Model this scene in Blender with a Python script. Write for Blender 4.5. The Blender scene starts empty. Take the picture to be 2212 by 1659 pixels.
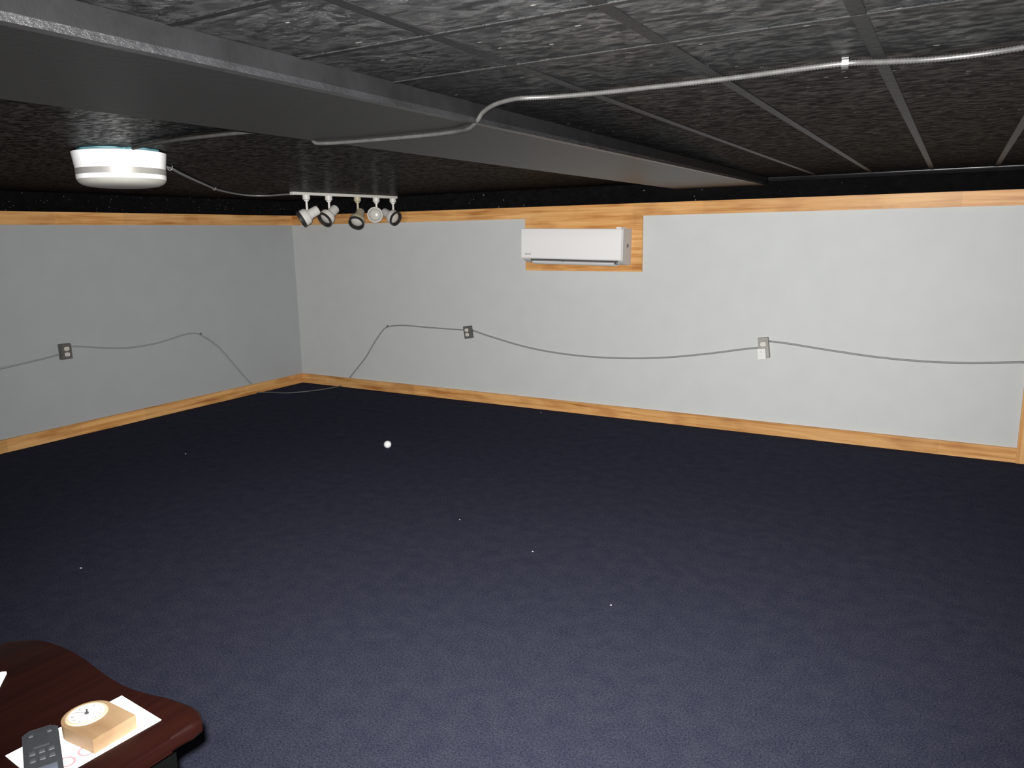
import bpy, bmesh, math, random
from mathutils import Vector, Matrix

random.seed(7)
scene = bpy.context.scene
C = scene.collection

# ------------------------------------------------------------------ camera, world, light
cam_data = bpy.data.cameras.new('camera')
cam_data.sensor_fit = 'HORIZONTAL'
cam_data.sensor_width = 36.0
cam_data.lens = 1634.844 / 2212 * 36.0
cam_data.clip_start = 0.02
cam = bpy.data.objects.new('camera', cam_data)
C.objects.link(cam)
RIGHT = Vector((0.8652042, 0.5011598, -0.0161424))
DOWN = Vector((0.0836173, -0.1759501, -0.9808413))
FWD = Vector((-0.4943985, 0.8472783, -0.1941384))
m = Matrix((RIGHT, -DOWN, -FWD)).transposed().to_4x4()
m.translation = Vector((0, 0, 1.5))
cam.matrix_world = m
scene.camera = cam

world = bpy.data.worlds.new('world')
scene.world = world
world.use_nodes = True
world.node_tree.nodes['Background'].inputs[0].default_value = (0.5, 0.55, 0.6, 1)
world.node_tree.nodes['Background'].inputs[1].default_value = 0.02

# the pocket camera's own flash, just above and to the left of the lens
fl = bpy.data.lights.new('camera_flash', 'SPOT')
fl.energy = 1390
fl.color = (1.0, 0.985, 0.96)
fl.spot_size = math.radians(118)
fl.spot_blend = 1.0
fl.shadow_soft_size = 0.012
flo = bpy.data.objects.new('camera_flash', fl)
C.objects.link(flo)
# the flash looks a little higher than the lens does
aim = (FWD + RIGHT * 0.05 - DOWN * 0.13).normalized()
mm = aim.to_track_quat('-Z', 'Y').to_matrix().to_4x4()
mm.translation = Vector((0, 0, 1.5)) - RIGHT * 0.022 - DOWN * 0.03 + FWD * 0.01
flo.matrix_world = mm

vs = scene.view_settings
vs.view_transform = 'Standard'
vs.look = 'None'
vs.gamma = 1.0
vs.use_curve_mapping = False
vs.exposure = 0.0

# ------------------------------------------------------------------ dimensions (metres)
XL = -5.8826          # left wall face
YB = 5.6917           # back wall face
XR, YF = 4.5, -5.0    # walls behind the photographer
ZC = 1.86             # ceiling
BX0, BX1, BZ = -1.833, -1.196, 1.8075   # ceiling beam


# ------------------------------------------------------------------ materials
def new_mat(name):
    mt = bpy.data.materials.new(name)
    mt.use_nodes = True
    nt = mt.node_tree
    b = nt.nodes['Principled BSDF']
    return mt, nt, b


def N(nt, t, **kw):
    n = nt.nodes.new(t)
    for k, v in kw.items():
        setattr(n, k, v)
    return n


def simple(name, col, rough=0.5, metal=0.0, spec=0.5, noise=0.06, scale=40):
    mt, nt, b = new_mat(name)
    tc = N(nt, 'ShaderNodeTexCoord')
    nz = N(nt, 'ShaderNodeTexNoise')
    nz.inputs['Scale'].default_value = scale
    nz.inputs['Detail'].default_value = 4
    nt.links.new(tc.outputs['Object'], nz.inputs['Vector'])
    r = N(nt, 'ShaderNodeValToRGB')
    r.color_ramp.elements[0].position = 0.3
    r.color_ramp.elements[1].position = 0.7
    r.color_ramp.elements[0].color = tuple(c * (1 - noise) for c in col) + (1,)
    r.color_ramp.elements[1].color = tuple(min(1, c * (1 + noise)) for c in col) + (1,)
    nt.links.new(nz.outputs['Fac'], r.inputs['Fac'])
    nt.links.new(r.outputs['Color'], b.inputs['Base Color'])
    b.inputs['Roughness'].default_value = rough
    b.inputs['Metallic'].default_value = metal
    b.inputs['Specular IOR Level'].default_value = spec
    return mt


def bumpy(mt, scale=(60, 60, 60), strength=0.3, dist=0.005, detail=6):
    nt = mt.node_tree
    b = nt.nodes['Principled BSDF']
    tc = N(nt, 'ShaderNodeTexCoord')
    mp = N(nt, 'ShaderNodeMapping')
    mp.inputs['Scale'].default_value = scale
    nz = N(nt, 'ShaderNodeTexNoise')
    nz.inputs['Scale'].default_value = 1.0
    nz.inputs['Detail'].default_value = detail
    nz.inputs['Roughness'].default_value = 0.65
    bp = N(nt, 'ShaderNodeBump')
    bp.inputs['Strength'].default_value = strength
    bp.inputs['Distance'].default_value = dist
    nt.links.new(tc.outputs['Object'], mp.inputs['Vector'])
    nt.links.new(mp.outputs['Vector'], nz.inputs['Vector'])
    nt.links.new(nz.outputs['Fac'], bp.inputs['Height'])
    nt.links.new(bp.outputs['Normal'], b.inputs['Normal'])
    return mt


def wood(name, axis, base=(0.67, 0.345, 0.12), dark=(0.45, 0.18, 0.045), light=(0.79, 0.46, 0.19), rough=0.45, seg=0.55):
    """pine: grain drawn out along one axis, finger-jointed lengths of slightly different tone, brown knots"""
    mt, nt, b = new_mat(name)
    tc = N(nt, 'ShaderNodeTexCoord')
    mp = N(nt, 'ShaderNodeMapping')
    s = [38, 38, 38]
    s[axis] = 1.6
    mp.inputs['Scale'].default_value = s
    nt.links.new(tc.outputs['Object'], mp.inputs['Vector'])
    g = N(nt, 'ShaderNodeTexNoise')
    g.inputs['Scale'].default_value = 1.0
    g.inputs['Detail'].default_value = 5
    g.inputs['Distortion'].default_value = 0.6
    nt.links.new(mp.outputs['Vector'], g.inputs['Vector'])
    r = N(nt, 'ShaderNodeValToRGB')
    e = r.color_ramp.elements
    e[0].position = 0.28
    e[0].color = dark + (1,)
    e[1].position = 0.72
    e[1].color = light + (1,)
    k = e.new(0.47)
    k.color = base + (1,)
    nt.links.new(g.outputs['Fac'], r.inputs['Fac'])
    # blotches and knots
    mp2 = N(nt, 'ShaderNodeMapping')
    s2 = [9, 9, 9]
    s2[axis] = 3.2
    mp2.inputs['Scale'].default_value = s2
    nt.links.new(tc.outputs['Object'], mp2.inputs['Vector'])
    bl = N(nt, 'ShaderNodeTexNoise')
    bl.inputs['Scale'].default_value = 1.0
    bl.inputs['Detail'].default_value = 3
    nt.links.new(mp2.outputs['Vector'], bl.inputs['Vector'])
    r2 = N(nt, 'ShaderNodeValToRGB')
    r2.color_ramp.elements[0].position = 0.26
    r2.color_ramp.elements[0].color = (0.62, 0.48, 0.38, 1)
    r2.color_ramp.elements[1].position = 0.5
    r2.color_ramp.elements[1].color = (1, 1, 1, 1)
    nt.links.new(bl.outputs['Fac'], r2.inputs['Fac'])
    mul = N(nt, 'ShaderNodeMixRGB', blend_type='MULTIPLY')
    mul.inputs[0].default_value = 0.75
    nt.links.new(r.outputs['Color'], mul.inputs[1])
    nt.links.new(r2.outputs['Color'], mul.inputs[2])
    # tone of each jointed length
    sep = N(nt, 'ShaderNodeSeparateXYZ')
    nt.links.new(tc.outputs['Object'], sep.inputs[0])
    dv = N(nt, 'ShaderNodeMath', operation='DIVIDE')
    dv.inputs[1].default_value = seg
    nt.links.new(sep.outputs[axis], dv.inputs[0])
    flr = N(nt, 'ShaderNodeMath', operation='FLOOR')
    nt.links.new(dv.outputs[0], flr.inputs[0])
    wn = N(nt, 'ShaderNodeTexWhiteNoise', noise_dimensions='1D')
    nt.links.new(flr.outputs[0], wn.inputs['W'])
    mr = N(nt, 'ShaderNodeMapRange')
    mr.inputs['To Min'].default_value = 0.86
    mr.inputs['To Max'].default_value = 1.14
    nt.links.new(wn.outputs['Value'], mr.inputs['Value'])
    mul2 = N(nt, 'ShaderNodeMixRGB', blend_type='MULTIPLY')
    mul2.inputs[0].default_value = 1.0
    nt.links.new(mul.outputs['Color'], mul2.inputs[1])
    nt.links.new(mr.outputs['Result'], mul2.inputs[2])
    nt.links.new(mul2.outputs['Color'], b.inputs['Base Color'])
    b.inputs['Roughness'].default_value = rough
    b.inputs['Specular IOR Level'].default_value = 0.3
    return mt


M = {}
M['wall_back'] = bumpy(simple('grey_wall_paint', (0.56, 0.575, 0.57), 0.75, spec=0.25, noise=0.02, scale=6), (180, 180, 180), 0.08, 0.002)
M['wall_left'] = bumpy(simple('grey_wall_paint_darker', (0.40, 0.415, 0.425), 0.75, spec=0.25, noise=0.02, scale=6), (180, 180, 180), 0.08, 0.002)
M['wall_dark'] = simple('bounce_cut_black', (0.012, 0.012, 0.013), 0.6)  # for the unseen walls, black chosen to cut their bounce light
M['wood_x'] = wood('pine_board_along_x', 0)
M['wood_y'] = wood('pine_board_along_y', 1)
M['wood_z'] = wood('pine_board_upright', 2)


def ceiling_mat(name, col, rough, scale, strength, dist):
    mt = simple(name, col, rough, spec=0.5, noise=0.25, scale=12)
    return bumpy(mt, scale, strength, dist, 8)


def ceiling_paint():
    """matt black tiles with runs and chips of gloss paint caught on the rough surface, plus painted-in pale glints"""
    mt = ceiling_mat('black_ceiling_paint', (0.0042, 0.0042, 0.0047), 0.8, (24, 24, 24), 0.8, 0.012)
    nt = mt.node_tree
    a = nt.nodes['Principled BSDF']
    a.inputs['Specular IOR Level'].default_value = 0.0
    b = N(nt, 'ShaderNodeBsdfPrincipled')
    b.inputs['Base Color'].default_value = (0.006, 0.006, 0.0065, 1)
    b.inputs['Roughness'].default_value = 0.2
    b.inputs['Specular IOR Level'].default_value = 0.6
    tc = N(nt, 'ShaderNodeTexCoord')
    nb = N(nt, 'ShaderNodeTexNoise')
    nb.inputs['Scale'].default_value = 70
    nb.inputs['Detail'].default_value = 6
    nb.inputs['Roughness'].default_value = 0.7
    bp = N(nt, 'ShaderNodeBump')
    bp.inputs['Strength'].default_value = 1.0
    bp.inputs['Distance'].default_value = 0.025
    nt.links.new(tc.outputs['Object'], nb.inputs['Vector'])
    nt.links.new(nb.outputs['Fac'], bp.inputs['Height'])
    nt.links.new(bp.outputs['Normal'], b.inputs['Normal'])
    mp = N(nt, 'ShaderNodeMapping')
    mp.inputs['Scale'].default_value = (30, 55, 40)
    nm = N(nt, 'ShaderNodeTexNoise')
    nm.inputs['Scale'].default_value = 1.0
    nm.inputs['Detail'].default_value = 5
    nm.inputs['Roughness'].default_value = 0.6
    nt.links.new(tc.outputs['Object'], mp.inputs['Vector'])
    nt.links.new(mp.outputs['Vector'], nm.inputs['Vector'])
    r = N(nt, 'ShaderNodeValToRGB')
    r.color_ramp.elements[0].position = 0.40
    r.color_ramp.elements[0].color = (0.10, 0.10, 0.10, 1)
    r.color_ramp.elements[1].position = 0.68
    r.color_ramp.elements[1].color = (0.5, 0.5, 0.5, 1)
    e3 = r.color_ramp.elements.new(0.76)
    e3.color = (1, 1, 1, 1)
    nt.links.new(nm.outputs['Fac'], r.inputs['Fac'])
    # scattered pale flecks painted in for flash glints on the black paint
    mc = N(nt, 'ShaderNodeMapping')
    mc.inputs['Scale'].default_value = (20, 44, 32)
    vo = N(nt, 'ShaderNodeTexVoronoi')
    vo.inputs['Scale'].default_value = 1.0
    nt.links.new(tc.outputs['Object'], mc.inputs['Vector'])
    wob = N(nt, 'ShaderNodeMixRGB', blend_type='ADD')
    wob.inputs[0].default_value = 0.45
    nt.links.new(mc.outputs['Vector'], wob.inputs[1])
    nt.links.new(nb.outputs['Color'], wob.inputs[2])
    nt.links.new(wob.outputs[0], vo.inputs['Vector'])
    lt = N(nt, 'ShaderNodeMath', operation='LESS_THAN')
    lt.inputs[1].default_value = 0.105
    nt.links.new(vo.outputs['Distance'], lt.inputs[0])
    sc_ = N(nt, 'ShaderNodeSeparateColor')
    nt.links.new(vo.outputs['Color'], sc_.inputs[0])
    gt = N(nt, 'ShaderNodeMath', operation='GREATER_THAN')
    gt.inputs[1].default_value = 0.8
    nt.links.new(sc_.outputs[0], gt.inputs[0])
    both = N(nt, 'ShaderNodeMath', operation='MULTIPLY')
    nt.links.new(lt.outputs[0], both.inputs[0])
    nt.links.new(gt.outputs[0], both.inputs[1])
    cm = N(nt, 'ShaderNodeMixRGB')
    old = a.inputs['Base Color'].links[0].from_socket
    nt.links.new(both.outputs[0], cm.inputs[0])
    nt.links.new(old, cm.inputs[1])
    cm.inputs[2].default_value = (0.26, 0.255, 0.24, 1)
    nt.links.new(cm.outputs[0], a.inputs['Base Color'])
    mx = N(nt, 'ShaderNodeMixShader')
    nt.links.new(r.outputs['Color'], mx.inputs[0])
    nt.links.new(a.outputs[0], mx.inputs[1])
    nt.links.new(b.outputs[0], mx.inputs[2])
    nt.links.new(mx.outputs[0], nt.nodes['Material Output'].inputs['Surface'])
    return mt


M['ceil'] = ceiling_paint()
M['strip'] = ceiling_mat('black_gloss_strip_paint', (0.0035, 0.0035, 0.0038), 0.42, (40, 40, 40), 0.8, 0.012)
M['strip'].node_tree.nodes['Principled BSDF'].inputs['Specular IOR Level'].default_value = 0.25
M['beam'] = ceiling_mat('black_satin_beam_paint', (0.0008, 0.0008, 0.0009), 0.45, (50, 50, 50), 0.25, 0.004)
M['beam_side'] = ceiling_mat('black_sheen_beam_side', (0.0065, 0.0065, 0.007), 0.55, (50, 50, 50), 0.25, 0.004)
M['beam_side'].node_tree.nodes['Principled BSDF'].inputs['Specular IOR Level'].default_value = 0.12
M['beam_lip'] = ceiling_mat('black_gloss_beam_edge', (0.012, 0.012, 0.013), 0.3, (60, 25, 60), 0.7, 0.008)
M['mould'] = ceiling_mat('black_gloss_moulding', (0.01, 0.01, 0.011), 0.2, (30, 30, 30), 0.1, 0.002)


def carpet_mat():
    mt, nt, b = new_mat('navy_carpet')
    tc = N(nt, 'ShaderNodeTexCoord')
    n1 = N(nt, 'ShaderNodeTexNoise')
    n1.inputs['Scale'].default_value = 160
    n1.inputs['Detail'].default_value = 4
    n2 = N(nt, 'ShaderNodeTexNoise')
    n2.inputs['Scale'].default_value = 14
    n2.inputs['Detail'].default_value = 5
    for n in (n1, n2):
        nt.links.new(tc.outputs['Object'], n.inputs['Vector'])
    r = N(nt, 'ShaderNodeValToRGB')
    r.color_ramp.elements[0].position = 0.32
    r.color_ramp.elements[0].color = (0.019, 0.0205, 0.032, 1)
    r.color_ramp.elements[1].position = 0.68
    r.color_ramp.elements[1].color = (0.050, 0.052, 0.078, 1)
    nt.links.new(n1.outputs['Fac'], r.inputs['Fac'])
    r2 = N(nt, 'ShaderNodeValToRGB')
    r2.color_ramp.elements[0].position = 0.3
    r2.color_ramp.elements[0].color = (0.86, 0.86, 0.92, 1)
    r2.color_ramp.elements[1].position = 0.7
    r2.color_ramp.elements[1].color = (1.1, 1.1, 1.06, 1)
    nt.links.new(n2.outputs['Fac'], r2.inputs['Fac'])
    mu = N(nt, 'ShaderNodeMixRGB', blend_type='MULTIPLY')
    mu.inputs[0].default_value = 1
    nt.links.new(r.outputs['Color'], mu.inputs[1])
    nt.links.new(r2.outputs['Color'], mu.inputs[2])
    nt.links.new(mu.outputs['Color'], b.inputs['Base Color'])
    bp = N(nt, 'ShaderNodeBump')
    bp.inputs['Strength'].default_value = 0.2
    bp.inputs['Distance'].default_value = 0.003
    nt.links.new(n1.outputs['Fac'], bp.inputs['Height'])
    nt.links.new(bp.outputs['Normal'], b.inputs['Normal'])
    b.inputs['Roughness'].default_value = 0.95
    b.inputs['Specular IOR Level'].default_value = 0.0
    return mt


M['carpet'] = carpet_mat()
M['steel'] = simple('galvanised_steel', (0.075, 0.074, 0.072), 0.32, metal=0.5, noise=0.15)
M['steel_dull'] = simple('dull_galvanised_steel', (0.34, 0.34, 0.33), 0.5, metal=0.3, noise=0.12)
M['clip'] = simple('zinc_clip', (0.3, 0.3, 0.29), 0.45, metal=0.2)
M['clip_dull'] = simple('dull_zinc_clip', (0.022, 0.022, 0.021), 0.5)
M['cable_left'] = simple('conduit_painted_grey', (0.30, 0.31, 0.32), 0.6, noise=0.05)
M['cable_back'] = simple('conduit_grey', (0.27, 0.27, 0.262), 0.6, noise=0.05)
M['cable_floor'] = simple('bare_conduit', (0.09, 0.092, 0.094), 0.5, noise=0.05)
M['box_dark'] = simple('grey_steel_box', (0.13, 0.13, 0.125), 0.5, metal=0.2, noise=0.1)
M['box_light'] = simple('light_grey_steel_box', (0.3, 0.29, 0.27), 0.5, metal=0.2, noise=0.08)
M['ivory'] = simple('ivory_plastic', (0.68, 0.65, 0.6), 0.4, noise=0.03)
M['slot'] = simple('dark_slot', (0.03, 0.03, 0.03), 0.6)
M['white_plastic'] = simple('white_plastic', (0.74, 0.74, 0.72), 0.4, noise=0.02)
M['ac_white'] = simple('glossy_white_plastic', (0.84, 0.83, 0.82), 0.28, noise=0.01)
M['ac_grey'] = simple('pale_grey_plastic', (0.55, 0.55, 0.55), 0.4, noise=0.02)
M['ac_dark'] = simple('dark_grey_gap', (0.10, 0.10, 0.10), 0.6)
M['logo'] = simple('grey_print', (0.42, 0.42, 0.42), 0.5)
M['lamp_white'] = simple('white_glass_shade', (0.86, 0.86, 0.86), 0.3, noise=0.01)
M['lamp_band'] = simple('brushed_nickel_band', (0.36, 0.35, 0.33), 0.42, metal=0.35, noise=0.05)
M['lamp_lens'] = simple('frosted_lens', (0.33, 0.325, 0.295), 0.5, noise=0.04)
M['plate_blue'] = simple('pale_blue_plate', (0.07, 0.185, 0.22), 0.6, noise=0.1)
M['track_white'] = simple('track_white_enamel', (0.72, 0.71, 0.66), 0.35, noise=0.02)
M['head_white'] = simple('spot_white_enamel', (0.76, 0.74, 0.70), 0.4, noise=0.02)
M['head_cream'] = simple('spot_yellowed_enamel', (0.52, 0.46, 0.33), 0.45, noise=0.04)
M['baffle'] = simple('black_baffle', (0.03, 0.027, 0.025), 0.5)
M['bulb'] = simple('bulb_glass', (0.62, 0.6, 0.56), 0.25, noise=0.03)
M['paper'] = simple('white_paper', (0.86, 0.86, 0.87), 0.7, spec=0.2, noise=0.005)
M['print_pink'] = simple('faded_red_print', (0.33, 0.17, 0.185), 0.7, spec=0.2)
M['clock_wood'] = wood('blond_clock_wood', 0, (0.192, 0.128, 0.071), (0.172, 0.112, 0.060), (0.212, 0.143, 0.081), 0.6, 3.0)
M['dial'] = simple('white_dial', (0.39, 0.362, 0.335), 0.6, noise=0.01)
M['dial_rim'] = simple('pale_dial_rim', (0.31, 0.24, 0.165), 0.5, noise=0.03)
M['ink'] = simple('dark_ink', (0.03, 0.03, 0.035), 0.5)
M['ink_grey'] = simple('grey_ink', (0.14, 0.14, 0.155), 0.6)
M['remote'] = bumpy(simple('charcoal_plastic', (0.021, 0.023, 0.026), 0.5, noise=0.1), (300, 300, 300), 0.2, 0.001)
M['remote_key'] = simple('grey_rubber_key', (0.034, 0.036, 0.040), 0.55)
M['remote_lcd'] = simple('grey_screen', (0.08, 0.09, 0.115), 0.3)
M['ball'] = simple('white_ball_plastic', (0.88, 0.88, 0.9), 0.4, noise=0.01)
M['lint'] = simple('white_lint', (0.4, 0.4, 0.42), 0.9)
M['leg_black'] = bumpy(simple('black_table_paint', (0.0007, 0.0008, 0.0009), 0.6, spec=0.12, noise=0.15), (40, 40, 8), 0.2, 0.002)


def mahogany():
    mt = wood('mahogany_top', 1, (0.0072, 0.0011, 0.0006), (0.0048, 0.0008, 0.0005), (0.0102, 0.0019, 0.0010), 0.45, 3.0)
    mt.node_tree.nodes['Principled BSDF'].inputs['Specular IOR Level'].default_value = 0.2
    return mt


M['mahogany'] = mahogany()


# ------------------------------------------------------------------ mesh helpers
def finish(name, bm, mat, parent=None, smooth=None, bevel=0.0, segs=2):
    if bevel > 0:
        bmesh.ops.bevel(bm, geom=[e for e in bm.edges if len(e.link_faces) == 2 and e.calc_face_angle(0) > 0.5],
                        offset=bevel, segments=segs, profile=0.5, affect='EDGES', clamp_overlap=True)
    bmesh.ops.recalc_face_normals(bm, faces=bm.faces)
    me = bpy.data.meshes.new(name)
    bm.to_mesh(me)
    bm.free()
    me.materials.append(M[mat])
    if smooth is not None:
        for p in me.polygons:
            p.use_smooth = True
        try:
            me.set_sharp_from_angle(angle=math.radians(smooth))
        except Exception:
            pass
    o = bpy.data.objects.new(name, me)
    C.objects.link(o)
    if parent is not None:
        o.parent = parent
    return o


def tag(o, label=None, cat=None, group=None, kind=None):
    if label:
        o['label'] = label
    if cat:
        o['category'] = cat
    if group:
        o['group'] = group
    if kind:
        o['kind'] = kind
    return o


def empty(name, loc, label, cat, group=None, rot=None):
    o = bpy.data.objects.new(name, None)
    o.empty_display_size = 0.1
    C.objects.link(o)
    o.location = loc
    if rot:
        o.rotation_euler = rot
    return tag(o, label, cat, group)


def add_box(bm, lo, hi):
    x0, y0, z0 = lo
    x1, y1, z1 = hi
    v = [bm.verts.new(p) for p in ((x0, y0, z0), (x1, y0, z0), (x1, y1, z0), (x0, y1, z0),
                                   (x0, y0, z1), (x1, y0, z1), (x1, y1, z1), (x0, y1, z1))]
    for f in ((0, 3, 2, 1), (4, 5, 6, 7), (0, 1, 5, 4), (1, 2, 6, 5), (2, 3, 7, 6), (3, 0, 4, 7)):
        bm.faces.new([v[i] for i in f])


def box(name, lo, hi, mat, parent=None, bevel=0.0, segs=2, smooth=None):
    bm = bmesh.new()
    add_box(bm, lo, hi)
    return finish(name, bm, mat, parent, smooth, bevel, segs)


def add_prism(bm, pts, a, b, to3):
    """extrude the outline pts (2-D) between a and b; to3(u, v, w) gives the point"""
    A = [bm.verts.new(to3(u, v, a)) for u, v in pts]
    B = [bm.verts.new(to3(u, v, b)) for u, v in pts]
    n = len(pts)
    bm.faces.new(A)
    bm.faces.new(list(reversed(B)))
    for i in range(n):
        j = (i + 1) % n
        bm.faces.new((A[i], B[i], B[j], A[j]))


def add_lathe(bm, prof, n=32, frame=None, cap0=True, cap1=True):
    """prof: list of (radius, height)"""
    fr = frame or Matrix.Identity(4)
    rings = []
    for r, z in prof:
        if r < 1e-6:
            rings.append([bm.verts.new(fr @ Vector((0, 0, z)))])
        else:
            rings.append([bm.verts.new(fr @ Vector((r * math.cos(2 * math.pi * i / n), r * math.sin(2 * math.pi * i / n), z))) for i in range(n)])
    for a, b in zip(rings, rings[1:]):
        for i in range(n):
            j = (i + 1) % n
            if len(a) == 1 and len(b) == 1:
                continue
            if len(a) == 1:
                bm.faces.new((a[0], b[j], b[i]))
            elif len(b) == 1:
                bm.faces.new((a[i], a[j], b[0]))
            else:
                bm.faces.new((a[i], a[j], b[j], b[i]))
    if cap0 and len(rings[0]) > 1:
        bm.faces.new(list(reversed(rings[0])))
    if cap1 and len(rings[-1]) > 1:
        bm.faces.new(rings[-1])


def smooth_path(pts, step):
    """Catmull-Rom through pts, resampled at an even step"""
    P = [Vector(p) for p in pts]
    P = [2 * P[0] - P[1]] + P + [2 * P[-1] - P[-2]]
    dense = []
    for i in range(1, len(P) - 2):
        for k in range(24):
            t = k / 24
            a, b, c, d = P[i - 1], P[i], P[i + 1], P[i + 2]
            dense.append(0.5 * ((2 * b) + (c - a) * t + (2 * a - 5 * b + 4 * c - d) * t * t + (3 * b - a - 3 * c + d) * t ** 3))
    dense.append(P[-2])
    out = [dense[0]]
    acc = 0.0
    for a, b in zip(dense, dense[1:]):
        L = (b - a).length
        while L > 0 and acc + L >= step:
            t = (step - acc) / L
            a = a.lerp(b, t)
            out.append(a.copy())
            L = (b - a).length
            acc = 0.0
        acc += L
    if (out[-1] - dense[-1]).length > step * 0.3:
        out.append(dense[-1])
    return out


def add_tube(bm, path, rad, n=10, ridged=False):
    up = Vector((0.13, 0.21, 0.97)).normalized()
    rings = []
    for i, p in enumerate(path):
        a = path[max(0, i - 1)]
        b = path[min(len(path) - 1, i + 1)]
        t = (b - a).normalized()
        s = t.cross(up)
        if s.length < 1e-3:
            s = t.cross(Vector((1, 0, 0)))
        s.normalize()
        w = s.cross(t)
        r = rad * (1.0 if not ridged else (1.12 if i % 2 == 0 else 0.82))
        rings.append([bm.verts.new(p + r * (math.cos(2 * math.pi * k / n) * s + math.sin(2 * math.pi * k / n) * w)) for k in range(n)])
    for a, b in zip(rings, rings[1:]):
        for k in range(n):
            j = (k + 1) % n
            bm.faces.new((a[k], a[j], b[j], b[k]))
    bm.faces.new(list(reversed(rings[0])))
    bm.faces.new(rings[-1])


def tube(name, pts, rad, mat, parent=None, step=0.02, n=10, ridged=False):
    bm = bmesh.new()
    add_tube(bm, smooth_path(pts, step), rad, n, ridged)
    return finish(name, bm, mat, parent, 180 if not ridged else 80)


# ------------------------------------------------------------------ the setting
def struct(o, label, cat):
    return tag(o, label, cat, kind='structure')


T = 0.12
struct(box('floor', (XL - T, YF - T, -0.1), (XR + T, YB + T, 0), 'carpet'), 'dark navy carpet covering the whole floor', 'floor')
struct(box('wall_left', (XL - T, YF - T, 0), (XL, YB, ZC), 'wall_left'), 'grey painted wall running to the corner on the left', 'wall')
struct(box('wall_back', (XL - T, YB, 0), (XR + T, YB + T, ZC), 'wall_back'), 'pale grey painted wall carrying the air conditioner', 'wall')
struct(box('wall_right', (XR, YF - T, 0), (XR + T, YB, ZC), 'wall_dark'), 'unseen wall outside the frame on the right, made black to cut bounce light', 'wall')
struct(box('wall_front', (XL, YF - T, 0), (XR, YF, ZC), 'wall_dark'), 'unseen wall behind the photographer, made black to cut bounce light', 'wall')

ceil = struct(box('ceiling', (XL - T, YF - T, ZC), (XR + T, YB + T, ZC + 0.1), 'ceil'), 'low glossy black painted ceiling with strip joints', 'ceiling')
for x in (-0.867 - 0.0, -0.528, -0.18, 0.165, 0.51):
    box('joint_strip', (x - 0.013, YF, ZC - 0.0014), (x + 0.013, YB - 0.05, ZC + 0.01), 'strip', ceil, 0.0008)
for y in (0.30, 0.605, 0.9075, 1.213, 1.515):
    box('joint_strip', (BX1, y - 0.0075, ZC - 0.0022), (XR, y + 0.0075, ZC + 0.01), 'strip', ceil, 0.0008)

# beam under the ceiling, running away to the back wall
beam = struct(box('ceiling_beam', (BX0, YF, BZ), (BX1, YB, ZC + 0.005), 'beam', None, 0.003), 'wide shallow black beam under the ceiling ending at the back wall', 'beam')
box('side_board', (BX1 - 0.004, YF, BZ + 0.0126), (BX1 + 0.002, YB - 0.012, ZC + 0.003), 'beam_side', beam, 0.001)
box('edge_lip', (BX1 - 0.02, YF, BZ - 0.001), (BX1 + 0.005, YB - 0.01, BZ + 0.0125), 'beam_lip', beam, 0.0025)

# black band of wall above the pine board
Z0, Z1 = 1.6245, 1.719
o = box('trim_1', (XL, YF, Z0), (XL + 0.019, YB, Z1), 'wood_y', None, 0.002)
struct(o, 'pine board along the top of the left wall', 'trim')
o = box('trim_2', (XL + 0.019, YB - 0.019, Z0), (XR, YB, Z1), 'wood_x', None, 0.002)
struct(o, 'pine board along the top of the back wall', 'trim')
o = box('trim_3', (-3.158, YB - 0.0185, 1.196), (-2.121, YB, Z0 + 0.002), 'wood_x', None, 0.0015)
struct(o, 'pine backing board behind the air conditioner', 'trim')
o = box('trim_4', (0.438, YB - 0.024, 0), (0.535, YB, Z0), 'wood_z', None, 0.002)
struct(o, 'upright pine board at the right edge of the back wall', 'trim')
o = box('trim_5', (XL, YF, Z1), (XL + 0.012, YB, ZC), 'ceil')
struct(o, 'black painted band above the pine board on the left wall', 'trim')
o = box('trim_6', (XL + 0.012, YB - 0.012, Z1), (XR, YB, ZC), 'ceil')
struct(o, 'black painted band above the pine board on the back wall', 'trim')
# quarter-round where the ceiling meets the back wall, only beside the beam
bm = bmesh.new()
q = [(0, 0)] + [(-0.03 * math.cos(a), -0.03 * math.sin(a)) for a in [i * math.pi / 16 for i in range(9)]]
add_prism(bm, q, BX1 + 0.006, XR, lambda u, v, w: (w, YB - 0.012 + u, ZC + v))
struct(finish('trim_7', bm, 'mould', None, 60), 'thin glossy black moulding where ceiling meets back wall', 'trim')
o = box('baseboard_left', (XL, YF, 0), (XL + 0.017, YB, 0.096), 'wood_y', None, 0.003)
struct(o, 'pine baseboard along the left wall', 'baseboard')
o = box('baseboard_back', (XL + 0.017, YB - 0.017, 0), (0.438, YB, 0.096), 'wood_x', None, 0.003)
struct(o, 'pine baseboard along the back wall', 'baseboard')

# ------------------------------------------------------------------ wall-mounted air conditioner
AX0, AX1 = -3.086, -2.210
ac = empty('air_conditioner', ((AX0 + AX1) / 2, YB - 0.0185, 1.27), 'long white air conditioner mounted on the pine board under the ceiling', 'air conditioner')


def rel(o):
    """keep world coordinates given in the mesh while parenting under an unrotated Empty"""
    o.matrix_parent_inverse = Matrix.Translation(-o.parent.location)
    return o


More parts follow.
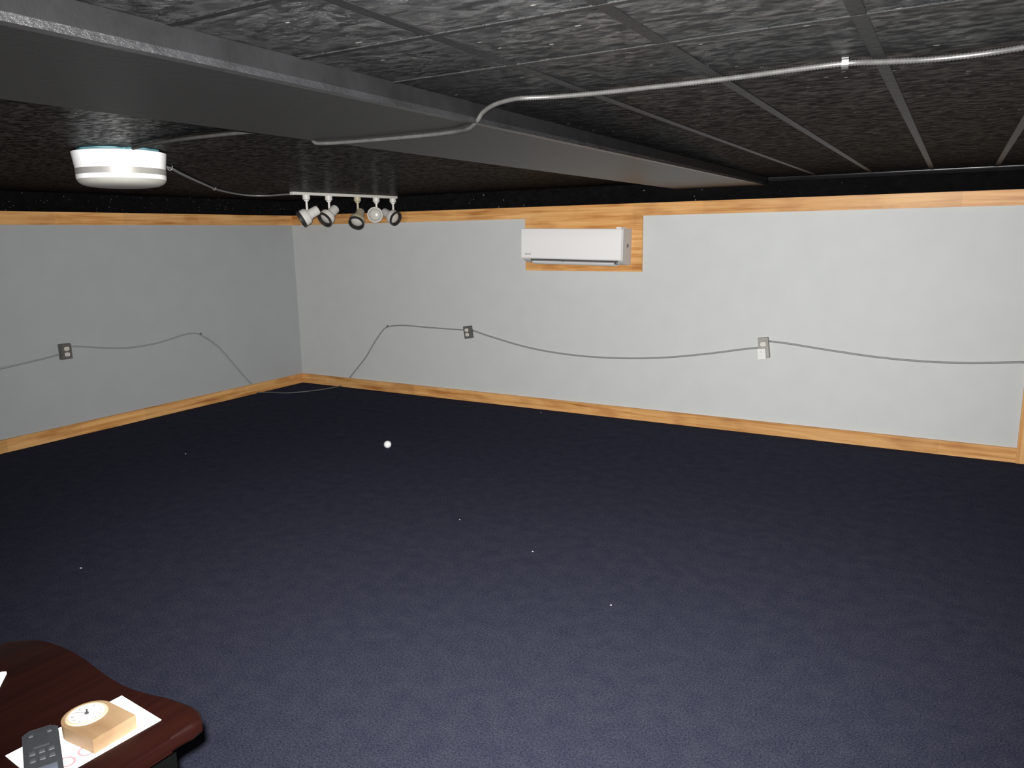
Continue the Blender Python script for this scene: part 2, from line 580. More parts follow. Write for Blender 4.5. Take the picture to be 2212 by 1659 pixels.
# side profile: (distance from the board towards the room, height)
prof = [(0, 1.272), (0.05, 1.264), (0.12, 1.272), (0.165, 1.292), (0.178, 1.306), (0.178, 1.535), (0.172, 1.545), (0, 1.545)]
bm = bmesh.new()
add_prism(bm, prof, AX0 + 0.004, AX1, lambda u, v, w: (w, YB - 0.0185 - u, v))
rel(finish('body', bm, 'ac_grey', ac, None, 0.004, 2))
bm = bmesh.new()
pf = [(0.176, 1.306), (0.192, 1.304), (0.199, 1.312), (0.2, 1.42), (0.199, 1.534), (0.193, 1.542), (0.176, 1.544)]
add_prism(bm, pf, AX0, AX1 - 0.006, lambda u, v, w: (w, YB - 0.0185 - u, v))
rel(finish('front_panel', bm, 'ac_white', ac, 40, 0.004, 3))
bm = bmesh.new()
add_prism(bm, [(0.10, 1.2725), (0.168, 1.2925), (0.176, 1.304), (0.168, 1.306), (0.10, 1.285)], AX0 + 0.07, AX1 - 0.04, lambda u, v, w: (w, YB - 0.0185 - u, v))
rel(finish('outlet_gap', bm, 'ac_dark', ac))
bm = bmesh.new()
L = [(0.085, 1.262), (0.12, 1.258), (0.15, 1.264), (0.176, 1.281), (0.178, 1.285), (0.148, 1.270), (0.12, 1.264), (0.085, 1.267)]
add_prism(bm, L, AX0 + 0.085, AX1 - 0.07, lambda u, v, w: (w, YB - 0.0185 - u, v))
rel(finish('louver', bm, 'ac_white', ac, 40))
for hx in (AX0 + 0.08, AX0 + 0.36, AX1 - 0.07):
    rel(box('louver_hinge', (hx - 0.007, YB - 0.19, 1.276), (hx + 0.007, YB - 0.16, 1.297), 'ac_dark', ac))
bm = bmesh.new()
x = AX0 + 0.033
for wdt, h in ((0.008, 0.013), (0.007, 0.01), (0.008, 0.01), (0.006, 0.013), (0.008, 0.01), (0.007, 0.013)):
    add_box(bm, (x, YB - 0.2192, 1.336), (x + wdt, YB - 0.2170, 1.336 + h))
    x += wdt + 0.0022
rel(finish('maker_mark', bm, 'logo', ac))['label'] = 'small blurred grey maker mark on the lower corner'
rel(box('top_tab', (AX1 - 0.07, YB - 0.17, 1.543), (AX1 - 0.03, YB - 0.06, 1.556), 'ac_white', ac, 0.002))
ac.location.z -= 0.008
ac.rotation_euler = (0, 0.021, 0)   # hung slightly out of level
rel(box('side_latch', (AX1 - 0.002, YB - 0.115, 1.395), (AX1 + 0.004, YB - 0.095, 1.42), 'ac_dark', ac, 0.001))


# ------------------------------------------------------------------ electrical outlets
def outlet(loc, rot, label, boxmat, w, h, d=0.045, both=True):
    """box built in its own frame: local x along the wall, local y towards the room, z up"""
    t = empty('electrical_outlet', loc, label, 'outlet', 'surface outlets on the grey walls', rot)
    box('back_box', (-w / 2, 0, -h / 2), (w / 2, d - 0.004, h / 2), boxmat, t, 0.006, 3)
    box('cover_plate', (-w / 2 + 0.001, d - 0.004, -h / 2 + 0.001), (w / 2 - 0.001, d, h / 2 - 0.001), boxmat, t, 0.0015, 2)
    zz = 0.021 * h / 0.112
    for z in ((zz, -zz) if both else (zz,)):
        bm = bmesh.new()
        pts = []
        for i in range(28):
            a = 2 * math.pi * i / 28
            pts.append((0.0195 * math.cos(a), z + max(-0.0148, min(0.0148, 0.0195 * math.sin(a)))))
        add_prism(bm, pts, d - 0.001, d + 0.003, lambda u, v, q: (u, q, v))
        r = finish('receptacle', bm, 'ivory', t)
        bm = bmesh.new()
        add_box(bm, (-0.0075, d + 0.0028, z - 0.001), (-0.0055, d + 0.0034, z + 0.0075))
        add_box(bm, (0.0055, d + 0.0028, z - 0.001), (0.0075, d + 0.0034, z + 0.006))
        add_box(bm, (-0.002, d + 0.0028, z - 0.0095), (0.002, d + 0.0034, z - 0.0055))
        finish('slots', bm, 'slot', r)
    bm = bmesh.new()
    add_lathe(bm, [(0.0035, d), (0.003, d + 0.0015)], 12, Matrix.Rotation(-math.pi / 2, 4, 'X') @ Matrix.Translation((0, 0, 0)))
    finish('screw', bm, 'clip', t)
    return t


outlet((XL, 3.248, 0.673), (0, 0, -math.pi / 2), 'dark grey steel outlet box alone on the left wall', 'box_dark', 0.078, 0.118)
ob = outlet((-3.755, YB, 0.640), (0, math.radians(8), math.pi), 'tilted dark grey outlet box on the back wall nearest the corner', 'box_dark', 0.072, 0.112)
oc = outlet((-1.166, YB, 0.655), (0, math.radians(7), math.pi), 'light grey outlet box holding a white plug-in on the back wall', 'box_light', 0.072, 0.15, both=False)

pl = empty('plug_in_adapter', (-1.171, YB - 0.0455, 0.618), 'white rectangular adapter plugged into the light grey outlet box', 'adapter', None, (0, math.radians(7), math.pi))
box('body', (-0.028, 0, -0.042), (0.028, 0.03, 0.036), 'white_plastic', pl, 0.005, 3)
bm = bmesh.new()
add_lathe(bm, [(0.0028, 0), (0.0028, 0.001)], 12, Matrix.Translation((0.002, 0.0298, 0.012)) @ Matrix.Rotation(-math.pi / 2, 4, 'X'))
finish('indicator', bm, 'slot', pl)

# ------------------------------------------------------------------ conduit sagging along the walls
XW = XL + 0.0085
YW = YB - 0.0085
tag(tube('wall_conduit', [(XW, 2.3, 0.545), (XW, 2.55, 0.588), (XW, 2.779, 0.611), (XW, 2.972, 0.628), (XW, 3.1, 0.640), (XW, 3.209, 0.655)], 0.0062, 'cable_left'),
    'thin grey conduit entering the left wall outlet from the left', 'conduit', 'grey conduit along the walls')
tag(tube('wall_conduit', [(XW, 3.287, 0.706), (XW, 3.40, 0.688), (XW, 3.546, 0.660), (XW, 3.782, 0.628), (XW, 4.039, 0.633), (XW, 4.295, 0.670), (XW, 4.39, 0.673), (XW, 4.476, 0.652),
              (XW, 4.649, 0.527), (XW, 4.789, 0.362), (XW, 4.935, 0.18), (XW, 5.00, 0.105), (XW, 5.03, 0.06)], 0.0062, 'cable_left'),
    'faint grey conduit dropping from its nail to behind the left baseboard', 'conduit', 'grey conduit along the walls')
tag(tube('wall_conduit', [(XL + 0.018, 5.05, 0.0065), (-5.845, 5.07, 0.0065), (-5.80, 5.095, 0.007), (-5.724, 5.131, 0.0065), (-5.58, 5.176, 0.0065), (-5.462, 5.307, 0.0065), (-5.376, 5.474, 0.0065), (-5.35, 5.58, 0.0065), (-5.335, YB - 0.03, 0.0065), (-5.33, YB - 0.018, 0.0065)], 0.0062, 'cable_floor'),
    'bare grey conduit loop lying on the carpet across the room corner', 'conduit', 'grey conduit along the walls')
tag(tube('wall_conduit', [(-5.27, YW, 0.06), (-5.22, YW, 0.10), (-5.154, YW, 0.165), (-4.992, YW, 0.325), (-4.874, YW, 0.475), (-4.767, YW, 0.596), (-4.69, YW, 0.643),
              (-4.509, YW, 0.665), (-4.237, YW, 0.660), (-4.026, YW, 0.657), (-3.793, YW, 0.655)], 0.0062, 'cable_back'),
    'grey conduit rising from the back baseboard to the tilted dark outlet', 'conduit', 'grey conduit along the walls')
tag(tube('wall_conduit', [(-3.715, YW, 0.655), (-3.64, YW, 0.637), (-3.527, YW, 0.61), (-3.197, YW, 0.543), (-2.882, YW, 0.506), (-2.539, YW, 0.493), (-2.214, YW, 0.503), (-1.906, YW, 0.531),
              (-1.578, YW, 0.582), (-1.336, YW, 0.629), (-1.201, YW, 0.652)], 0.0072, 'cable_back'),
    'grey conduit sagging between the two outlets on the back wall', 'conduit', 'grey conduit along the walls')
tag(tube('wall_conduit', [(-1.132, YW, 0.702), (-1.05, YW, 0.697), (-0.945, YW, 0.687), (-0.696, YW, 0.659), (-0.4, YW, 0.632), (-0.12, YW, 0.623), (0.093, YW, 0.629), (0.25, YW, 0.641), (0.40, YW - 0.006, 0.656),
              (0.445, YB - 0.034, 0.66), (0.53, YB - 0.034, 0.668), (0.60, YW - 0.004, 0.675), (0.9, YW, 0.70)], 0.0072, 'cable_back'),
    'grey conduit leaving the light grey outlet towards the upright board', 'conduit', 'grey conduit along the walls')


def nail(loc, axis, label):
    bm = bmesh.new()
    fr = Matrix.Translation(loc) @ (Matrix.Rotation(math.pi / 2, 4, 'Y') if axis == 'x' else Matrix.Rotation(math.pi / 2, 4, 'X'))
    add_lathe(bm, [(0.003, 0), (0.003, 0.014), (0.009, 0.0145), (0.009, 0.019), (0.004, 0.021)], 12, fr)
    tag(finish('conduit_nail', bm, 'box_dark', None, 40), label, 'nail', 'nails holding the conduit')


nail((XL, 4.476, 0.662), 'x', 'dark nail holding the conduit at its peak on the left wall')
nail((-4.69, YB, 0.652), 'y', 'dark nail holding the conduit at its bend on the back wall')

# ------------------------------------------------------------------ round ceiling lamp
LX, LY = -3.035, 2.008
lamp = empty('ceiling_lamp', (LX, LY, ZC), 'round white drum ceiling lamp with silver band, switched off', 'lamp')
bm = bmesh.new()
pr = []
for i in range(96):
    a = 2 * math.pi * i / 96
    dd = (a + 0.58 + math.pi) % (2 * math.pi) - math.pi
    rr = 0.150 * (1 - 0.24 * math.exp(-((dd - 0.12) / 0.16) ** 2)) + 0.004 * math.sin(11 * a + 1)
    pr.append((rr * math.cos(a) + 0.056, rr * math.sin(a) - 0.037))
add_prism(bm, pr, -0.006, 0.001, lambda u, v, w: (u, v, w))
finish('mounting_plate', bm, 'plate_blue', lamp)['label'] = 'pale blue mounting plate'
bm = bmesh.new()
add_lathe(bm, [(0.172, -0.004), (0.178, -0.006), (0.178, -0.009), (0.1695, -0.072)], 64)
finish('shade', bm, 'lamp_white', lamp, 40)
bm = bmesh.new()
add_lathe(bm, [(0.168, -0.070), (0.1708, -0.0715), (0.1700, -0.0945), (0.167, -0.096)], 64)
finish('metal_band', bm, 'lamp_band', lamp, 40)['label'] = 'silver grey band'
bm = bmesh.new()
add_lathe(bm, [(0.167, -0.094), (0.1700, -0.0955), (0.1690, -0.112), (0.164, -0.116)], 64)
finish('shade_ring', bm, 'lamp_white', lamp, 40)
bm = bmesh.new()
add_lathe(bm, [(0.1675, -0.113), (0.164, -0.122), (0.154, -0.131), (0.137, -0.138), (0.105, -0.1425), (0.055, -0.145), (0.0, -0.1455)], 64, cap0=True)
finish('diffuser', bm, 'lamp_lens', lamp, 60)['label'] = 'greyish frosted bottom'
bm = bmesh.new()
add_lathe(bm, [(0.004, 0), (0.004, 0.004), (0.002, 0.006)], 12, Matrix.Rotation(math.radians(-33), 4, 'Z') @ Matrix.Translation((0.172, 0, -0.034)) @ Matrix.Rotation(math.pi / 2, 4, 'Y'))
finish('set_screw', bm, 'lamp_band', lamp)

# ------------------------------------------------------------------ flexible metal conduit on the ceiling
zc = ZC - 0.0082
zb = BZ - 0.0085
main = empty('metal_conduit', (-1.0, 1.85, ZC), 'shiny ribbed metal conduit crossing ceiling and beam from the round lamp', 'conduit', 'ribbed conduit under the ceiling')
pts = [(-2.79, 1.905, ZC - 0.010), (-2.696, 1.885, zc), (-2.521, 1.862, zc), (-2.357, 1.853, zc), (-2.136, 1.862, zc), (-1.98, 1.885, zc), (-1.90, 1.90, ZC - 0.02), (-1.853, 1.904, BZ + 0.01), (-1.838, 1.905, zb + 0.003),
       (-1.80, 1.915, zb), (-1.747, 1.93, zb), (-1.638, 1.942, zb), (-1.497, 1.950, zb), (-1.391, 1.949, zb), (-1.306, 1.935, zb), (-1.236, 1.897, zb - 0.001), (-1.19, 1.872, BZ + 0.006), (-1.168, 1.865, BZ + 0.024),
       (-1.12, 1.850, zc - 0.006), (-1.061, 1.841, zc), (-1.023, 1.842, zc), (-0.946, 1.870, zc), (-0.822, 1.889, zc), (-0.699, 1.892, zc), (-0.583, 1.895, zc), (-0.472, 1.892, zc), (-0.366, 1.882, zc), (-0.245, 1.877, zc),
       (-0.18, 1.905, zc), (-0.093, 1.938, zc), (-0.007, 1.945, zc), (0.082, 1.924, zc), (0.3, 1.84, zc), (0.6, 1.75, zc)]
rel(tube('ribbed_tube', pts, 0.0062, 'steel', main, 0.0034, 10, True))


def strap(p, d, parent, mat='clip'):
    """saddle clip over the conduit: d is the direction the conduit runs"""
    d = Vector((d[0], d[1], 0)).normalized()
    s = Vector((-d.y, d.x, 0))
    fr = Matrix((s, d, Vector((0, 0, -1)))).transposed().to_4x4()
    fr.translation = Vector(p)
    bm = bmesh.new()
    prof_ = [(-0.026, 0), (-0.011, 0)] + [(-0.0105 * math.cos(a), 0.008 + 0.0105 * math.sin(a)) for a in [i * math.pi / 8 for i in range(9)]] + [(0.011, 0), (0.014, 0)]
    outer = [(-0.026, 0.002), (-0.0125, 0.002)] + [(-0.0122 * math.cos(a), 0.008 + 0.0122 * math.sin(a)) for a in [i * math.pi / 8 for i in range(9)]] + [(0.0125, 0.002), (0.014, 0.002)]
    outline = prof_ + list(reversed(outer))
    add_prism(bm, outline, -0.007, 0.007, lambda u, v, w: tuple(fr @ Vector((u, w, v))))
    o = finish('strap', bm, mat, parent)
    return rel(o)


strap((-0.245, 1.880, ZC), (1, 0.1), main, 'clip_dull')
feed = empty('metal_conduit', (-4.2, 3.4, ZC), 'thin metal conduit sweeping from the round lamp to the track light', 'conduit', 'ribbed conduit under the ceiling')
pts2 = [(-3.19, 2.10, ZC - 0.014), (-3.30, 2.33, zc), (-3.44, 2.538, zc), (-3.66, 2.76, zc), (-3.925, 3.03, zc), (-4.25, 3.37, zc), (-4.588, 3.727, zc), (-4.86, 4.06, zc), (-5.066, 4.372, zc), (-5.12, 4.55, zc - 0.001), (-5.03, 4.62, zc - 0.002), (-4.85, 4.57, zc - 0.004), (-4.64, 4.515, ZC - 0.016)]
rel(tube('ribbed_tube', pts2, 0.0068, 'steel_dull', feed, 0.0055, 10, True))
strap((-3.44, 2.538, ZC), (1, -1), feed)
strap((-4.588, 3.727, ZC), (1, -1.1), feed)

# ------------------------------------------------------------------ track light with five spot heads
TA = Vector((-4.622, 4.500, ZC))
TB = Vector((-4.512, 5.672, ZC))
tr = empty('track_light', TA, 'white ceiling track with five swivelling spot heads near the corner', 'track light')
tdir = (TB - TA).normalized()
tn = Vector((-tdir.y, tdir.x, 0))
fr = Matrix((tdir, tn, Vector((0, 0, 1)))).transposed().to_4x4()
fr.translation = TA
bm = bmesh.new()
Lt = (TB - TA).length
add_box(bm, (0, -0.018, -0.0225), (Lt, 0.018, 0.0))
bmesh.ops.transform(bm, matrix=fr, verts=bm.verts)
rel(finish('track', bm, 'track_white', tr, None, 0.002))
bm = bmesh.new()
add_box(bm, (-0.012, -0.02, -0.0245), (0.012, 0.02, 0.0))
bmesh.ops.transform(bm, matrix=fr, verts=bm.verts)
rel(finish('end_cap', bm, 'track_white', tr, None, 0.003))

TOW = -FWD   # towards the photographer
HEADS = [  # distance along the track, aim (right, down, towards the camera), stem drop, back-end offset (right, down)
    (0.115, (-0.80, 0.55, 0.22), 0.085, (0.055, -0.005), 'head_white', 'white spot head aimed steeply to one side'),
    (0.315, (-0.48, 0.72, 0.50), 0.070, (0.030, 0.000), 'head_white', 'white spot head aimed down and aside'),
    (0.590, (-0.12, 0.80, 0.58), 0.080, (0.012, 0.010), 'head_cream', 'yellowed spot head aimed downward'),
    (0.782, (0.05, 0.22, 0.97), 0.075, (0.0, 0.02), 'head_white', 'white spot head aimed straight into the room'),
    (0.962, (0.77, 0.50, 0.40), 0.085, (-0.062, -0.005), 'head_white', 'white spot head aimed away from the others'),
]
for frac, aim, drop, off, hm, lab in HEADS:
    base = TA + tdir * (frac * Lt)
    ax = (RIGHT * aim[0] + DOWN * aim[1] + TOW * aim[2]).normalized()
    joint = base + Vector((0, 0, -0.03 - 0.045 - drop))
    origin = joint + RIGHT * off[0] + DOWN * off[1] - ax * 0.044
    rot = ax.to_track_quat('Z', 'Y').to_matrix().to_4x4()
    rot.translation = origin
    rot = rot @ Matrix.Scale(1.27, 4)
    bm = bmesh.new()
    add_lathe(bm, [(0.0, 0.0), (0.024, 0.002), (0.030, 0.010), (0.031, 0.062), (0.036, 0.070), (0.047, 0.080), (0.052, 0.090), (0.052, 0.128), (0.0485, 0.128), (0.046, 0.088), (0.030, 0.076), (0.0, 0.074)], 32, rot, False, False)
    head = rel(finish('spot_head', bm, hm, tr, 40))
    head['label'] = lab
    # black baffle lining the mouth
    bm = bmesh.new()
    add_lathe(bm, [(0.0525, 0.118), (0.0535, 0.120), (0.0535, 0.134), (0.051, 0.136), (0.046, 0.134), (0.0445, 0.105), (0.0485, 0.118), (0.0525, 0.118)], 32, rot, False, False)
    o = finish('baffle', bm, 'baffle' if frac < 0.7 or frac > 0.9 else hm, head, 40)
    bm = bmesh.new()
    add_lathe(bm, [(0.020, 0.075), (0.034, 0.096), (0.040, 0.112), (0.036, 0.120), (0.022, 0.126), (0.0, 0.128)], 28, rot)
    finish('bulb', bm, 'bulb', head, 60)
    bm = bmesh.new()
    add_lathe(bm, [(0.030, 0.0), (0.030, -0.034), (0.019, -0.040), (0.019, -0.050)], 24, Matrix.Translation(base + Vector((0, 0, -0.021))))
    finish('adapter', bm, hm, head, 40)
    bm = bmesh.new()
    add_tube(bm, smooth_path([base + Vector((0, 0, -0.065)), base + Vector((0, 0, -0.075 - drop * 0.5)), joint], 0.01), 0.0095, 14)
    # swivel knuckle from the stem to the socket
    add_tube(bm, [joint + Vector((0, 0, 0.004)), origin + ax * 0.06], 0.011, 12)
    finish('stem', bm, hm, head, 60)

# ------------------------------------------------------------------ table in the near corner
ZT = 0.75
tb = empty('side_table', (-1.25, 0.30, 0), 'dark mahogany table with scalloped top edge and black legs', 'table')
far = [(-0.985, 0.628), (-0.979, 0.662), (-0.982, 0.682), (-1.000, 0.694), (-1.024, 0.698), (-1.050, 0.697), (-1.082, 0.689), (-1.112, 0.682), (-1.147, 0.6775), (-1.182, 0.676), (-1.222, 0.679), (-1.268, 0.685), (-1.312, 0.692),
       (-1.358, 0.6965), (-1.400, 0.697), (-1.440, 0.694), (-1.470, 0.688), (-1.495, 0.679), (-1.513, 0.664), (-1.525, 0.640)]
outline = far + [(-1.535, 0.55), (-1.535, -0.15), (-1.52, -0.19), (-1.49, -0.2), (-1.05, -0.2), (-1.02, -0.19), (-1.0, -0.15), (-0.990, 0.0), (-0.988, 0.4)]
bm = bmesh.new()
add_prism(bm, outline, ZT - 0.028, ZT, lambda u, v, w: (u, v, w))
bmesh.ops.bevel(bm, geom=[e for e in bm.edges if abs(e.verts[0].co.z - e.verts[1].co.z) < 1e-6], offset=0.010, segments=4, profile=0.6, affect='EDGES', clamp_overlap=True)
rel(finish('tabletop', bm, 'mahogany', tb, 35))
LX0, LX1, LY0, LY1 = -1.49, -1.033, -0.15, 0.665
for lx, ly in ((LX1, LY1), (LX0 + 0.048, LY1), (LX1, LY0 + 0.048), (LX0 + 0.048, LY0 + 0.048)):
    bm = bmesh.new()
    w0, w1 = 0.048, 0.034
    cx, cy = lx - w0 / 2, ly - w0 / 2
    rings = []
    for z, w in ((0.0, w1), (0.30, 0.040), (0.55, 0.046), (0.62, w0), (ZT - 0.028, w0)):
        # the outer faces stay upright, the inner ones taper
        ox = 1 if lx == LX1 else -1
        oy = 1 if ly == LY1 else -1
        ex, ey = cx + ox * w0 / 2, cy + oy * w0 / 2
        rings.append([bm.verts.new((ex - ox * a * w, ey - oy * b * w, z)) for a, b in ((0, 0), (1, 0), (1, 1), (0, 1))])
    for a, b in zip(rings, rings[1:]):
        for k in range(4):
            bm.faces.new((a[k], a[(k + 1) % 4], b[(k + 1) % 4], b[k]))
    bm.faces.new(rings[0])
    bm.faces.new(rings[-1])
    rel(finish('leg', bm, 'leg_black', tb, None, 0.003))
ap0, ap1 = ZT - 0.028 - 0.075, ZT - 0.028
rel(box('apron', (LX1 - 0.028, LY0 + 0.04, ap0), (LX1 - 0.008, LY1 - 0.04, ap1), 'leg_black', tb))
rel(box('apron', (LX0 + 0.008, LY0 + 0.04, ap0), (LX0 + 0.028, LY1 - 0.04, ap1), 'leg_black', tb))
rel(box('apron', (LX0 + 0.04, LY1 - 0.028, ap0), (LX1 - 0.04, LY1 - 0.008, ap1), 'leg_black', tb))
rel(box('apron', (LX0 + 0.04, LY0 + 0.008, ap0), (LX1 - 0.04, LY0 + 0.028, ap1), 'leg_black', tb))

# sheets of paper
PZ = ZT + 0.0003
bm = bmesh.new()
add_prism(bm, [(-1.151, 0.656), (-1.034, 0.647), (-1.046, 0.470), (-1.163, 0.479)], PZ, PZ + 0.0008, lambda u, v, w: (u, v, w))
card = tag(finish('paper_card', bm, 'paper', None), 'white printed card on the table under the clock and remote', 'paper')


def letter_o(cx, cy, rx, ry, ang):
    n = 40
    bm = bmesh.new()
    rows = []
    for k in (1.0, 0.74):
        rows.append([])
        for z in (PZ + 0.0006, PZ + 0.0011):
            ring = []
            for i in range(n):
                a = 2 * math.pi * i / n
                u, v = rx * k * math.cos(a), ry * (k - (0.0 if k == 1 else 0.02)) * math.sin(a)
                ring.append(bm.verts.new((cx + u * math.cos(ang) - v * math.sin(ang), cy + u * math.sin(ang) + v * math.cos(ang), z)))
            rows[-1].append(ring)
    (o0, o1), (i0, i1) = rows
    for i in range(n):
        j = (i + 1) % n
        bm.faces.new((o1[i], o1[j], i1[j], i1[i]))
        bm.faces.new((o0[i], i0[i], i0[j], o0[j]))
        bm.faces.new((o0[i], o0[j], o1[j], o1[i]))
        bm.faces.new((i0[i], i1[i], i1[j], i0[j]))
    return finish('printed_letter', bm, 'print_pink', card)


letter_o(-1.068, 0.5155, 0.0135, 0.0118, 0.05)['label'] = 'pink letter O'
letter_o(-1.066, 0.5445, 0.0135, 0.0118, 0.05)['label'] = 'pink letter O'

c0 = Vector((-1.402, 0.603))
d1 = Vector((0.028, -0.023)).normalized()
d2 = Vector((-d1.y, d1.x)) * -1
bm = bmesh.new()
q = [c0 + d1 * 0.006, c0 + d2 * 0.0 + d1 * 0.0, c0 + d2 * 0.006, c0 + d2 * 0.10, c0 + d2 * 0.10 + d1 * 0.15, c0 + d1 * 0.15]
q = [c0 + d1 * 0.008, c0 + d1 * 0.002 + d2 * 0.002, c0 + d2 * 0.008, c0 + d2 * 0.10, c0 + d2 * 0.10 + d1 * 0.15, c0 + d1 * 0.15]
add_prism(bm, [tuple(p) for p in q], PZ, PZ + 0.0008, lambda u, v, w: (u, v, w))
tag(finish('paper_slip', bm, 'paper', None), 'white paper slip at the far side of the table, mostly cut off', 'paper')

# clock lying on its back
CZ0, CZ1 = PZ + 0.0009, 0.7745
ck = empty('table_clock', (-1.118, 0.579, CZ0), 'small arched blond wood clock lying face up on the card', 'clock')
CCx, CCy, CR = -1.1155, 0.579, 0.0365
arch = [(-1.0485, CCy - 0.033), (-1.0485, CCy + 0.036)]
for i in range(25):
    a = math.radians(90) + math.radians(180) * i / 24
    arch.append((CCx + CR * math.cos(a) * 0.98, CCy + CR * math.sin(a)))
bm = bmesh.new()
add_prism(bm, arch, CZ0, CZ1, lambda u, v, w: (u, v, w))
rel(finish('case', bm, 'clock_wood', ck, 30, 0.0012, 2))
DX, DY = -1.1175, 0.579
fr = Matrix.Translation((DX, DY, CZ1))
bm = bmesh.new()
add_lathe(bm, [(0.0255, 0.0), (0.0255, 0.0016), (0.0283, 0.0020), (0.0300, 0.0010), (0.0303, 0.0)], 48, fr, False, False)
rel(finish('bezel', bm, 'dial_rim', ck, 50))
bm = bmesh.new()
add_lathe(bm, [(0.0268, -0.0005), (0.0268, 0.0010), (0.0, 0.0011)], 48, fr, False, False)
dial = rel(finish('dial', bm, 'dial', ck))


def hand(ang, length, w, z, mat):
    bm = bmesh.new()
    add_box(bm, (-0.003, -w / 2, z), (length, w / 2, z + 0.0003))
    mt_ = Matrix.Translation((DX, DY, CZ1)) @ Matrix.Rotation(ang, 4, 'Z')
    bmesh.ops.transform(bm, matrix=mt_, verts=bm.verts)
    return rel(finish('clock_hand', bm, mat, ck))


hand(math.radians(150), 0.012, 0.0024, 0.0014, 'ink')
hand(math.radians(205), 0.018, 0.0016, 0.0018, 'ink_grey')
hand(math.radians(262), 0.011, 0.0009, 0.0021, 'ink_grey')
bm = bmesh.new()
add_lathe(bm, [(0.003, 0.001), (0.003, 0.0026), (0.0015, 0.003)], 16, fr)
rel(finish('hand_pin', bm, 'ink', ck))
# hour numerals as small bars round the dial
SEG = {0: 'abcdef', 1: 'bc', 2: 'abged', 3: 'abgcd', 4: 'fgbc', 5: 'afgcd', 6: 'afgedc', 7: 'abc', 8: 'abcdefg', 9: 'abcdfg'}
GEO = {'a': ((-1, 2), (1, 2)), 'b': ((1, 2), (1, 0)), 'c': ((1, 0), (1, -2)), 'd': ((-1, -2), (1, -2)), 'e': ((-1, -2), (-1, 0)), 'f': ((-1, 0), (-1, 2)), 'g': ((-1, 0), (1, 0))}
for hnum in range(1, 13):
    bm = bmesh.new()
    digits = str(hnum)
    for di, ch in enumerate(digits):
        ofs = (di - (len(digits) - 1) / 2) * 0.0026
        for sname in SEG[int(ch)]:
            (x0, y0), (x1, y1) = GEO[sname]
            u0, u1 = sorted((x0 * 0.0008, x1 * 0.0008))
            v0, v1 = sorted((y0 * 0.0010, y1 * 0.0010))
            add_box(bm, (ofs + u0 - 0.00025, v0 - 0.00025, 0), (ofs + u1 + 0.00025, v1 + 0.00025, 0.0003))
    # twelve o'clock points along -X; the numeral's up is -X, its right is +Y
    phi = math.radians(30 * hnum)
    px = -math.cos(phi) * 0.0205
    py = math.sin(phi) * 0.0205
    loc = Matrix.Translation((DX + px, DY + py, CZ1 + 0.00105)) @ Matrix.Rotation(math.pi / 2, 4, 'Z')
    bmesh.ops.transform(bm, matrix=loc, verts=bm.verts)
    o = finish('numeral', bm, 'ink_grey', dial)

# remote control across the card
ra = Vector((-1.153, 0.526, 0.7522))
rdir = Vector((0.900, -0.435, 0)).normalized()
rs = Vector((-rdir.y, rdir.x, 0))
rm = empty('remote_control', ra, 'charcoal grey remote control lying across the card beside the clock', 'remote')
fr = Matrix((rdir, rs, Vector((0, 0, 1)))).transposed().to_4x4()
fr.translation = ra


def rbox(name, lo, hi, mat, parent, bev, segs=2):
    bm = bmesh.new()
    add_box(bm, lo, hi)
    if bev:
        bmesh.ops.bevel(bm, geom=list(bm.edges), offset=bev, segments=segs, profile=0.5, affect='EDGES', clamp_overlap=True)
    bmesh.ops.transform(bm, matrix=fr, verts=bm.verts)
    return rel(finish(name, bm, mat, parent, 35))


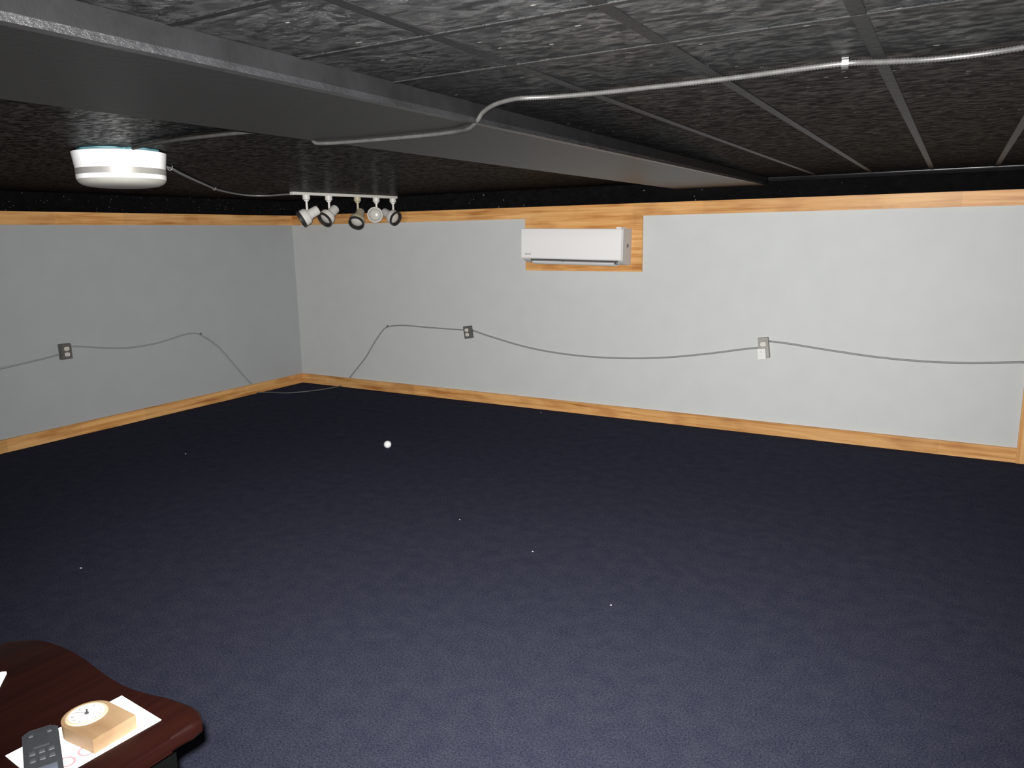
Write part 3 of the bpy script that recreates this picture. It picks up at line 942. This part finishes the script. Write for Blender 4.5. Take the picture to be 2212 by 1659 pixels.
bm = bmesh.new()
ow, ol = 0.0235, 0.152
pts = []
for cx_, cy_, a0 in ((0.009, -ow + 0.009, 180), (ol - 0.012, -ow + 0.012, 270), (ol - 0.012, ow - 0.012, 0), (0.009, ow - 0.009, 90)):
    rr = 0.009 if cx_ < 0.05 else 0.012
    for i in range(7):
        a = math.radians(a0 + 90 * i / 6)
        pts.append((cx_ + rr * math.cos(a), cy_ + rr * math.sin(a)))
add_prism(bm, pts, 0.0, 0.019, lambda u, v, w: (u, v, w))
bmesh.ops.bevel(bm, geom=[e for e in bm.edges if e.verts[0].co.z > 0.018 and e.verts[1].co.z > 0.018], offset=0.0035, segments=3, profile=0.5, affect='EDGES', clamp_overlap=True)
bmesh.ops.transform(bm, matrix=fr, verts=bm.verts)
rel(finish('casing', bm, 'remote', rm, 40))
rbox('label_strip', (0.049, -0.010, 0.0185), (0.0525, 0.010, 0.0193), 'remote_key', rm, 0)
for bx in (0.064, 0.082):
    for by in (-0.012, 0.0, 0.012):
        rbox('button', (bx - 0.005, by - 0.004, 0.0185), (bx + 0.005, by + 0.004, 0.0203), 'remote_key', rm, 0.001)
rbox('display', (0.104, -0.017, 0.0185), (0.140, 0.017, 0.0194), 'remote_lcd', rm, 0.0003)
for by in (-0.012, 0.012):
    rbox('button', (0.016 - 0.003, by - 0.003, 0.0185), (0.016 + 0.003, by + 0.003, 0.0200), 'remote_key', rm, 0.001)

# ------------------------------------------------------------------ on the carpet
bm = bmesh.new()
bmesh.ops.create_uvsphere(bm, u_segments=32, v_segments=20, radius=0.027)
bmesh.ops.translate(bm, verts=bm.verts, vec=(-3.44, 4.10, 0.0268))
tag(finish('ball', bm, 'ball', None, 180), 'small bright white ball lying alone on the navy carpet', 'ball')
LINT = [((-1.107, 2.673), 0.0048, 'pale lint speck on the open carpet nearest the photographer'),
        ((-1.646, 2.992), 0.0048, 'pale lint speck near the middle of the carpet'),
        ((-4.638, 3.317), 0.0055, 'pale lint speck on the carpet by the left wall'),
        ((-2.191, 3.174), 0.0038, 'tiny pale lint speck between the ball and the carpet middle'),
        ((-3.420, 1.836), 0.0060, 'pale lint speck on the carpet beyond the table'),
        ((-2.962, 5.560), 0.0050, 'pale lint speck close to the back baseboard')]
for (x, y), s, lab in LINT:
    bm = bmesh.new()
    bmesh.ops.create_icosphere(bm, subdivisions=2, radius=1.0)
    for v in bm.verts:
        k = 1 + 0.25 * math.sin(5 * v.co.x + 3 * v.co.y) * math.cos(4 * v.co.z)
        v.co = Vector((x + v.co.x * s * k, y + v.co.y * s * 0.8 * k, s * 0.45 + v.co.z * s * 0.5))
    tag(finish('lint_speck', bm, 'lint', None, 180), lab, 'lint', 'lint specks on the carpet')
